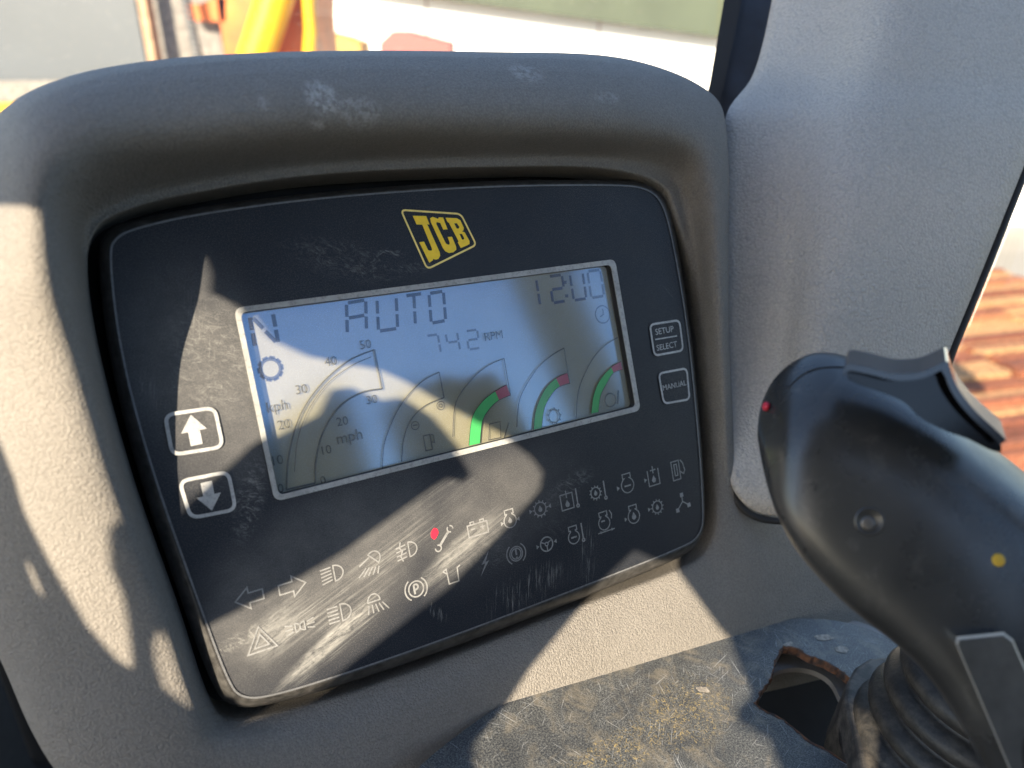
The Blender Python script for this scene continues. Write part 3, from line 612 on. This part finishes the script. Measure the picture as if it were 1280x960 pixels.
# ------------------------------------------------------------------ pillar cover, window frame, panes
def grid(rows, n=5, m=5):
    R = [catmull([V(p) for p in r], m, False) for r in rows]
    cols_ = list(zip(*R)); cs = [catmull(list(c_), n, False) for c_ in cols_]
    return loft([list(r) for r in zip(*cs)], False)
PR = [ # y, left edge, left face, ridge, right face, right edge (photo x), depths
 (-60, (975, 1060, 1135, 1235, 1390), (0.472, 0.449, 0.421, 0.423, 0.435)), (0, (965, 1045, 1118, 1220, 1366), (0.472, 0.447, 0.416, 0.418, 0.43)), (60, (952, 1030, 1104, 1206, 1341), (0.467, 0.442, 0.411, 0.413, 0.425)), (100, (938, 1018, 1094, 1196, 1324), (0.457, 0.436, 0.408, 0.41, 0.422)), (134, (912, 1004, 1086, 1188, 1310), (0.434, 0.425, 0.403, 0.405, 0.417)), (170, (904, 996, 1077, 1178, 1295), (0.429, 0.422, 0.4, 0.402, 0.414)),
 (250, (903, 985, 1055, 1150, 1263), (0.426, 0.419, 0.396, 0.398, 0.41)), (350, (903, 975, 1034, 1122, 1223), (0.423, 0.416, 0.394, 0.396, 0.408)), (450, (903, 970, 1015, 1085, 1182), (0.421, 0.414, 0.394, 0.396, 0.408)), (540, (904, 965, 1005, 1065, 1146), (0.411, 0.408, 0.395, 0.397, 0.409)), (600, (913, 962, 1000, 1050, 1122), (0.405, 0.404, 0.402, 0.404, 0.416)), (628, (928, 964, 1000, 1045, 1110), (0.406, 0.404, 0.403, 0.405, 0.417)), (645, (955, 975, 1003, 1040, 1100), (0.41, 0.408, 0.407, 0.409, 0.421))]
pc = empty('pillar_cover', D(940, 640, .42), label='light grey grained plastic cover on the window pillar right of the dash', cat='pillar cover')
rows = [[D(x, y, z) for x, z in zip(xs_, zs)] for y, xs_, zs in PR]
vs, fs = grid(rows, 4, 4)
o = fixn(obj('shell', vs, fs, PILLAR, None, True)); sm = o.modifiers.new('thickness', 'SOLIDIFY'); sm.thickness = .004; sm.offset = -1
o.parent = pc; o.matrix_parent_inverse = pc.matrix_world.inverted()
def under(o, p): o.parent = p; o.matrix_parent_inverse = p.matrix_world.inverted(); return o
edge = [D(x, y, .409) for x, y in ((899, 420), (900, 500), (902, 545), (911, 603), (926, 633), (950, 648), (985, 652), (1020, 654))]
under(obj('edge_seal', *tube(catmull(edge, 5, False), .0020, 8), RUBBER, None, True), pc)
wf = empty('window_frame', D(920, 100, .5), label='dark navy metal window post with black rubber seal behind the dash', cat='window frame')
def strip(px, z0, z1): # band through photo points with depth
    f = [D(x, y, z0) for x, y in px]; k = [D(x, y, z1) for x, y in px]; n = len(px)
    return f + k, [tuple(range(n)), tuple(range(2*n-1, n-1, -1))] + [(i, (i+1) % n, (i+1) % n+n, i+n) for i in range(n)]
under(fixn(obj('post', *strip([(938, -80), (985, -80), (975, 0), (960, 80), (930, 120), (925, 200), (880, 200), (903, 112), (926, 0)], .49, .53), NAVY)), wf)
under(fixn(obj('seal', *strip([(914, -80), (939, -80), (927, 0), (904, 110), (884, 200), (862, 200), (887, 105), (905, 0)], .485, .52), RUBBER)), wf)
rs = empty('side_window_seal', D(1230, 350, .46), label='thin black rubber seal along the right edge of the grey pillar cover', cat='window seal')
under(obj('seal_bead', *tube([D(1350, 60, .433), D(1305, 152, .422), D(1283, 206, .418), D(1235, 328, .413), D(1192, 432, .412), D(1150, 545, .412)], .0026, 8), RUBBER, None, True), rs)
g1 = [D(-700, -330, .68), D(915, -330, .56), D(890, 130, .53), D(860, 300, .53), D(-700, 420, .62)]
obj('windscreen', g1, [(0, 1, 2, 3, 4)], GLASS, label='dusty clear windscreen pane behind the dash housing', cat='window pane')
g2 = [D(1345, 70, .475), D(1500, -300, .475), D(2100, -300, .30), D(2100, 900, .30), D(1150, 700, .46), D(1150, 560, .455)]
obj('side_window', g2, [(0, 1, 2, 3, 4, 5)], GLASS, label='clear side window pane right of the grey pillar', cat='window pane')

# ------------------------------------------------------------------ side plate and what lies under it
PO = [(470, 1010), (520, 962), (560, 928), (620, 886), (690, 853), (760, 826), (830, 804), (900, 786), (950, 777), (1000, 773), (1045, 776), (1085, 786), (1120, 803), (1170, 840), (1240, 900), (1330, 1010), (1330, 1150), (470, 1150)]
HO = [(982, 808), (996, 812), (1012, 818), (1030, 828), (1048, 838), (1066, 850), (1098, 868), (1110, 900), (1100, 985), (1064, 960), (1036, 940), (1010, 923), (980, 902), (952, 889), (947, 878), (955, 862), (965, 848), (969, 832), (976, 822)]
pe1 = plT.normalized(); pe2 = plN.cross(pe1)
def p2(px, py): d = T(px, py) - pl0; return (d.dot(pe1), d.dot(pe2))
PLM = Matrix(((pe1.x, pe2.x, plN.x, pl0.x), (pe1.y, pe2.y, plN.y, pl0.y), (pe1.z, pe2.z, plN.z, pl0.z), (0, 0, 0, 1)))
plate = empty('side_plate', PLM, label='scratched dark metal side plate with a rough rusty cutout below the dash', cat='metal plate')
random.seed(21); hole = [p2(p[0]+random.uniform(-4, 4), p[1]+random.uniform(-3, 3)) for p in HO]; hr = []
for i in range(len(hole)):
    a, b_ = V(hole[i]), V(hole[(i+1) % len(hole)])
    for k in range(5):
        q = a.lerp(b_, k/5); j = 0 if k == 0 else .00045
        hr.append((q.x+random.uniform(-j, j), q.y+random.uniform(-j, j)))
PO2 = [(p.x, p.y) for p in catmull([V((*p2(*p), 0)) for p in PO[:16]], 4, False)] + [p2(*p) for p in PO[16:]]
o = fixn(obj('sheet', *solid([ccw(PO2), cw(hr)], -.003, 0), PLATE, plate))
ring = [[V((x, y, .0003)) for x, y in hr]]
cx_, cy_ = sum(p[0] for p in hr)/len(hr), sum(p[1] for p in hr)/len(hr)
def sc_(k, z, j=0): return [V((cx_+(x-cx_)*k+random.uniform(-j, j), cy_+(y-cy_)*k+random.uniform(-j, j), z)) for x, y in hr]
fixn(obj('cut_edge', *loft([sc_(1.03, .0002, .0007), sc_(1.0, .0004), sc_(.985, -.0005, .0003), sc_(.985, -.0038, .0003)]), RUST, plate))
chips = [((1030, 797), .006, .0024, -14), ((1052, 812), .005, .0026, -12), ((878, 862), .0035, .002, -30), ((985, 806), .004, .0016, 10)]
b = NB('bare_chip'); b.set(b.mix(b.rng(b.noise(500, 4), .4, .6), (.22, .2, .17), (.42, .38, .32)), .7); CHIP = b.m
for (p, a, c_, an) in chips:
    ctr = p2(*p); an = math.radians(an); pts = []
    for k in range(14):
        t = k*2*math.pi/14; r = random.uniform(.7, 1.1); x, y = a*r*math.cos(t), c_*r*math.sin(t)
        pts.append((ctr[0]+x*math.cos(an)-y*math.sin(an), ctr[1]+x*math.sin(an)+y*math.cos(an)))
    obj('paint_chip', *fillpoly([ccw(pts)], .00025), CHIP, plate)
LB = [(930, 780), (1110, 790), (1130, 960), (1075, 940), (1064, 905), (1050, 872), (1038, 851), (1016, 838), (990, 835), (966, 842), (945, 870)]
lb = [(d.dot(pe1), d.dot(pe2)) for d in (T(x, y, -.011)-pl0 for x, y in LB)]
lbr = [(p.x, p.y) for p in catmull([V((*p, 0)) for p in lb], 4)]
o = fixn(obj('under_bracket', *solid([ccw(lbr)], -.014, -.011), GREYM, None, M=PLM, label='grey curved metal bracket seen down through the cutout in the plate', cat='bracket'))
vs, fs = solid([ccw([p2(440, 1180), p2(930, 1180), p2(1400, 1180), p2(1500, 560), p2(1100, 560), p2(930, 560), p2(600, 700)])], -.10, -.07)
fixn(obj('cavity_dark_sheet', vs, fs, DARK, None, M=PLM, kind='structure'))  # black sheet added under the cutout so the hole stays dark

# ------------------------------------------------------------------ control lever
lv = empty('control_lever', D(1180, 940, .33), label='black joystick control lever with rocker switch on top, right of the dash', cat='control lever')
SEC = [((954, 585), (957, 520), .252, .010), ((955, 614), (972, 488), .251, .016), ((966, 640), (998, 464), .25, .020), ((986, 672), (1040, 444), .249, .0225), ((1036, 724), (1106, 470), .247, .0235), ((1084, 760), (1172, 508), .244, .0235), ((1128, 794), (1252, 572), .241, .023),
       ((1168, 842), (1345, 640), .238, .0225), ((1200, 897), (1395, 760), .236, .022), ((1225, 957), (1420, 880), .236, .0215), ((1248, 1040), (1430, 1000), .237, .021), ((1265, 1120), (1435, 1100), .239, .021)]
def se(a, e): return math.copysign(abs(a)**(2/e), a)
loops = []
for (bp, tp, z, dep) in SEC:
    pb, pt = D(*bp, z), D(*tp, z); ctr = (pb+pt)/2; ax = (pt-pb)/2
    dp = (FW*.80 + ax.normalized()*.60)*dep; hh = ax.length*1.13; kk = max(.45, (max(0, hh**1.5 - (.60*dep)**1.5))**(1/1.5)/ax.length)
    loops.append([ctr + ax*kk*se(math.cos(2*math.pi*k/28), 3.0) + dp*se(math.sin(2*math.pi*k/28), 3.0) for k in range(28)])
lp0 = [sum(loops[0], V())/28 + (p-sum(loops[0], V())/28)*.45 - RT*.0013 for p in loops[0]]
grip = fixn(obj('grip', *loft([lp0]+loops, True, True, True), GRIP)); subs(grip, 2)
bpy.context.view_layer.update()
from mathutils.bvhtree import BVHTree
bvh = BVHTree.FromObject(grip, bpy.context.evaluated_depsgraph_get())
def on_grip(px, py):
    r = ray(px, py); d = cv(r.x, r.y, 1).normalized(); h = bvh.ray_cast(CAM, d)
    if h[0] is None: return D(px, py, .23), -FW
    n = h[1] if h[1].dot(d) < 0 else -h[1]
    return h[0], n
under(grip, lv)
SWV = FW*.012 + RT*.0062 + UP*.0046
def across(px, z, name, m, bw=.002):
    f = [D(x, y, z) for x, y in px]; k = [D(x, y, z) + SWV for x, y in px]; n = len(px)
    o = fixn(obj(name, f+k, [tuple(range(n)), tuple(range(2*n-1, n-1, -1))] + [(i, (i+1) % n, (i+1) % n+n, i+n) for i in range(n)], m, None, True)); bev(o, bw, 3)
    o.modifiers.new('n', 'WEIGHTED_NORMAL'); return under(o, lv)
def smoothpx(pts, n=4): return [(p.x, p.y) for p in catmull([V((*p, 0)) for p in pts], n, False)]
top_l = smoothpx([(1054, 463), (1060, 455), (1084, 459), (1118, 467), (1150, 465), (1172, 456), (1182, 451)], 4)
top_r = smoothpx([(1186, 453), (1196, 482), (1218, 512), (1248, 540), (1258, 550)], 4)
bot = smoothpx([(1252, 566), (1236, 562), (1210, 549), (1180, 538), (1150, 522), (1130, 503), (1100, 490), (1076, 482), (1060, 474)])
def shift(l, dx, dy): return [(x+dx, y+dy) for x, y in l]
across(shift(top_l, 2, 7)[2:] + shift(top_r, -6, 7)[1:] + bot, .2215, 'switch_body', GLOSS, .0010)
across(top_l + top_r + shift(top_r, -8, 6)[::-1][:-2] + shift(top_l, 1, 9)[::-1][3:], .2190, 'rocker_switch', CAP, .0009)  # upper layer coloured paler than the body, standing in for sky sheen
def frame(n):
    s = n.cross(V((0, 0, 1))).normalized(); return s, s.cross(n)
def disc(ctr, nrm, r, h, n=20):
    s, u = frame(nrm)
    ring = lambda rr, hh: [ctr + nrm*hh + (s*math.cos(2*math.pi*k/n)+u*math.sin(2*math.pi*k/n))*rr for k in range(n)]
    return loft([ring(r, -h), ring(r, h*.4), ring(r*.75, h*.9), ring(r*.3, h)], True, True, True)
p, n = on_grip(1087, 652); s1, u1 = frame(n)
under(fixn(obj('screw_recess', *loft([[p + (s1*math.cos(a)+u1*math.sin(a))*r + n*d for a in [k*math.pi/12 for k in range(24)]] for r, d in ((.0046, -.0006), (.0042, .0003), (.0037, .0004), (.0034, .0001), (.0004, .00005))]), GRIP, None, True)), lv)
under(obj('screw_head', *disc(p+n*.0001 - u1*.0006 + s1*.0004, n, .0022, .0004), SCREW, None, True), lv)
p, n = on_grip(1248, 700); under(obj('paint_spot', *disc(p, n, .0019, .0004), YDOT, None, True), lv)
p, n = on_grip(962, 508); under(obj('red_button', *disc(p + n*.0002 - RT*.0012, (n - RT*.8).normalized(), .0015, .0007), RED, None, True), lv)
seam = []
for x, y in ((985, 486), (1000, 471), (1018, 462), (1040, 459), (1060, 460), (1072, 464)):
    q, n_ = on_grip(x, y); seam.append(q)
under(obj('mould_seam', *tube(catmull(seam, 4, False), .00035, 6), RUBBER, None, True), lv)
# sloping name plate fixed to the grip
LBL = [(1196, 796), (1254, 790), (1266, 799), (1348, 985), (1278, 1000), (1194, 803)]
nz = []
for x, y in LBL:
    q, n_ = on_grip(x, y); nz.append((q-CAM).dot(FW))
za = min(nz[:3]) - .0022; zb = za + .0015
zl = [za, za, za, zb, zb, za]
def plq(k, z): c_ = (sum(p[0] for p in LBL)/6, sum(p[1] for p in LBL)/6); return [D(c_[0]+(x-c_[0])*k, c_[1]+(y-c_[1])*k, zz+z) for (x, y), zz in zip(LBL, zl)]
lab = fixn(obj('name_plate', *loft([plq(1, .006), plq(1, 0), plq(.94, -.0001)], True, False, False), SILV)); under(lab, lv)
under(fixn(obj('plate_face', *loft([plq(.945, 0), plq(.94, -.0003)], True, False, True), PLGREY)), lv)  # black face coloured grey to stand in for reflected sky
# ribbed rubber boot and its base box on the plate
bc = D(1214, 910, .33); bax = (V((0, 0, 1)) + RT*.14).normalized()
s_ = bax.cross(FW).normalized(); u_ = s_.cross(bax); lp = []
prof = []
for k in range(6):
    r0 = .047 - .0026*k; h0 = -.026 + k*.0125
    prof += [(r0-.0052, h0-.0058), (r0-.0022, h0-.0044), (r0-.0004, h0-.002), (r0, h0+.0005), (r0-.0014, h0+.0034), (r0-.0052, h0+.0056)]
prof += [(.014, .046), (.011, .080)]
for r, h in prof: lp.append([bc + bax*h + (s_*math.cos(2*math.pi*k/40)+u_*math.sin(2*math.pi*k/40))*r for k in range(40)])
o = fixn(obj('rubber_boot', *loft(lp, True, True, True), BOOT, None, True)); under(o, lv)
basep = [(1056, 872), (1060, 850), (1070, 832), (1088, 821), (1112, 819), (1260, 860), (1300, 1000), (1160, 1050), (1080, 975)]
f = [T(x, y, .012) for x, y in basep]; k_ = [p - plN*.034 for p in f]
o = fixn(obj('base_box', *loft([k_, f], True, True, True), BRACK)); bev(o, .0026, 3); under(o, lv)

# ------------------------------------------------------------------ beyond the glass
def far(px, py, y):                                         # a point on an upright plane y metres ahead
    r = ray(px, py); d = cv(r.x, r.y, 1); return CAM + d*(y/d.y)
def slab(name, px, y, th, m, par, ground=True):
    """upright slab: top outline left to right, standing on the ground unless told otherwise"""
    f = [far(x, yy, y) for x, yy in px]
    if ground: f += [V((f[-1].x, f[-1].y, 0)), V((f[0].x, f[0].y, 0))]
    n = len(f); k = [p + V((0, th, 0)) for p in f]
    o = fixn(obj(name, f+k, [tuple(range(n)), tuple(range(2*n-1, n-1, -1))] + [(i, (i+1) % n, (i+1) % n+n, i+n) for i in range(n)], m))
    return under(o, par)
WHITE = plain('white_sheet', (.78, .77, .74), .6, vary=.04, scale=2); GREEN = plain('green_cladding', (.052, .066, .040), .7, vary=.15, scale=1.5); PINK = plain('seam_strip', (.30, .17, .14), .7)
wl_ = empty('yard_wall', V((2, 11, 0)), label='long white panelled wall with green cladding above, beyond the windscreen', cat='wall')
zs = 11
xsx = [-500, 200, 531, 752, 1000, 1330, 1700]
for i in range(len(xsx)-1): slab('panel', [(xsx[i]+1.2, -40), (xsx[i+1]-1.2, -40)], zs, .1, WHITE, wl_)
for x in xsx[1:-1]: slab('seam', [(x-1.4, -40), (x+1.4, -40)], zs+.01, .06, PINK, wl_)
slab('cladding', [(420, -20), (562, 0), (894, 46), (1500, 130), (1500, -260), (420, -260)], zs-.3, .2, GREEN, wl_, False)
PALE = plain('pale_grey_panel', (.056, .066, .078), .5, vary=.05, scale=3); BROWN = plain('brown_post', (.30, .19, .11), .7, vary=.3, scale=30); MESH = plain('dirty_grille', (.16, .15, .14), .7, vary=.5, scale=40)
ORG = plain('orange_paint', (.50, .105, .003), .5, vary=.30, scale=8); YLW = plain('machine_yellow', (.62, .34, .004), .35, vary=.06)
mc = empty('parked_machine', V((-2, 4, 0)), label='orange and yellow digger with pale cab side, seen at top left through glass', cat='digger')
slab('cab_side', [(-400, -120), (146, -120)], 4.1, .05, PALE, mc)
slab('door_post', [(147, -130), (158, -130)], 4.05, .08, BROWN, mc)
slab('black_sill', [(-400, 106), (130, 100)], 4.0, .06, MESH, mc)
slab('yellow_fender', [(-400, 138), (90, 128)], 3.88, .1, YLW, mc)
slab('grille', [(161, -120), (300, -120)], 4.2, .06, MESH, mc)
slab('counterweight', [(258, -90), (340, -110), (392, -90), (391, 20)], 4.1, .5, ORG, mc)
slab('guard_arm', [(233, 4), (250, 5), (268, -3), (282, -3), (282, 27), (238, 26)], 4.1, .15, ORG, mc, False)
under(obj('boom', *tube([far(372, -120, 3.95), far(352, -30, 3.95), far(335, 25, 3.95), far(300, 130, 3.95), far(270, 330, 3.95)], .085, 14), YLW, None, True), mc)
under(obj('boom_guard', *tube([far(380, -120, 3.98), far(386, 0, 3.98), far(388, 40, 3.98), far(380, 150, 3.98), far(372, 380, 3.98)], .03, 10), YLW, None, True), mc)
hp = []
for k in range(90):
    t = k/89; base_ = far(224+t*26, -40+t*120, 4.0); a = k*1.25
    hp.append(base_ + RT*.018*math.cos(a) + FW*.018*math.sin(a))
under(obj('coiled_hose', *tube(hp, .008, 6), PALE, None, True), mc)
RDM = plain('faded_red', (.27, .085, .075), .7); YL2 = plain('dull_yellow', (.42, .26, .06), .7)
rc = empty('red_heap', V((-.8, 8, 0)), label='faded red sloping cover standing before the white wall', cat='cover')
slab('cover_sheet', [(474, 54), (490, 38), (505, 39), (562, 54)], 8.5, .8, RDM, rc)
yc = empty('yellow_bundle', V((-1.4, 8, 0)), label='dull yellow low bundle beside the digger, before the white wall', cat='bundle')
slab('wrapping', [(388, 42), (405, 40), (430, 46), (450, 54)], 8.9, .6, YL2, yc)
# stacked rusty beams beyond the side window
RB = [plain('rust_red_%d' % k, c_, .8, vary=.65, scale=45) for k, c_ in enumerate(((.20, .068, .035), (.26, .105, .05), (.15, .05, .03), (.34, .19, .09)))]
st = empty('beam_stack', V((2.6, 4, 0)), label='stack of rusty red timbers beyond the side window on the right', cat='timber stack')
c0_ = D(1215, 440, 4.6); rowx = V((1, .25, 0)).normalized(); rowy = V((-.25, 1, 0)).normalized()
for r in range(36):
    for q in range(4):
        y0 = r*.078 + random.uniform(-.01, .01); z0 = c0_.z - .35 + random.uniform(-.02, .03) + (r > 5)*.06
        x0 = -1.2 + q*.9 + random.uniform(-.06, .06); x1 = x0 + .86
        vs, fs = box(x0, x1, y0-.6, y0-.6+.056, z0-.2, z0)
        vs = [V((c0_.x, c0_.y, 0)) + rowx*p.x + rowy*p.y + V((0, 0, p.z)) for p in vs]
        under(fixn(obj('beam', vs, fs, random.choice(RB))), st)
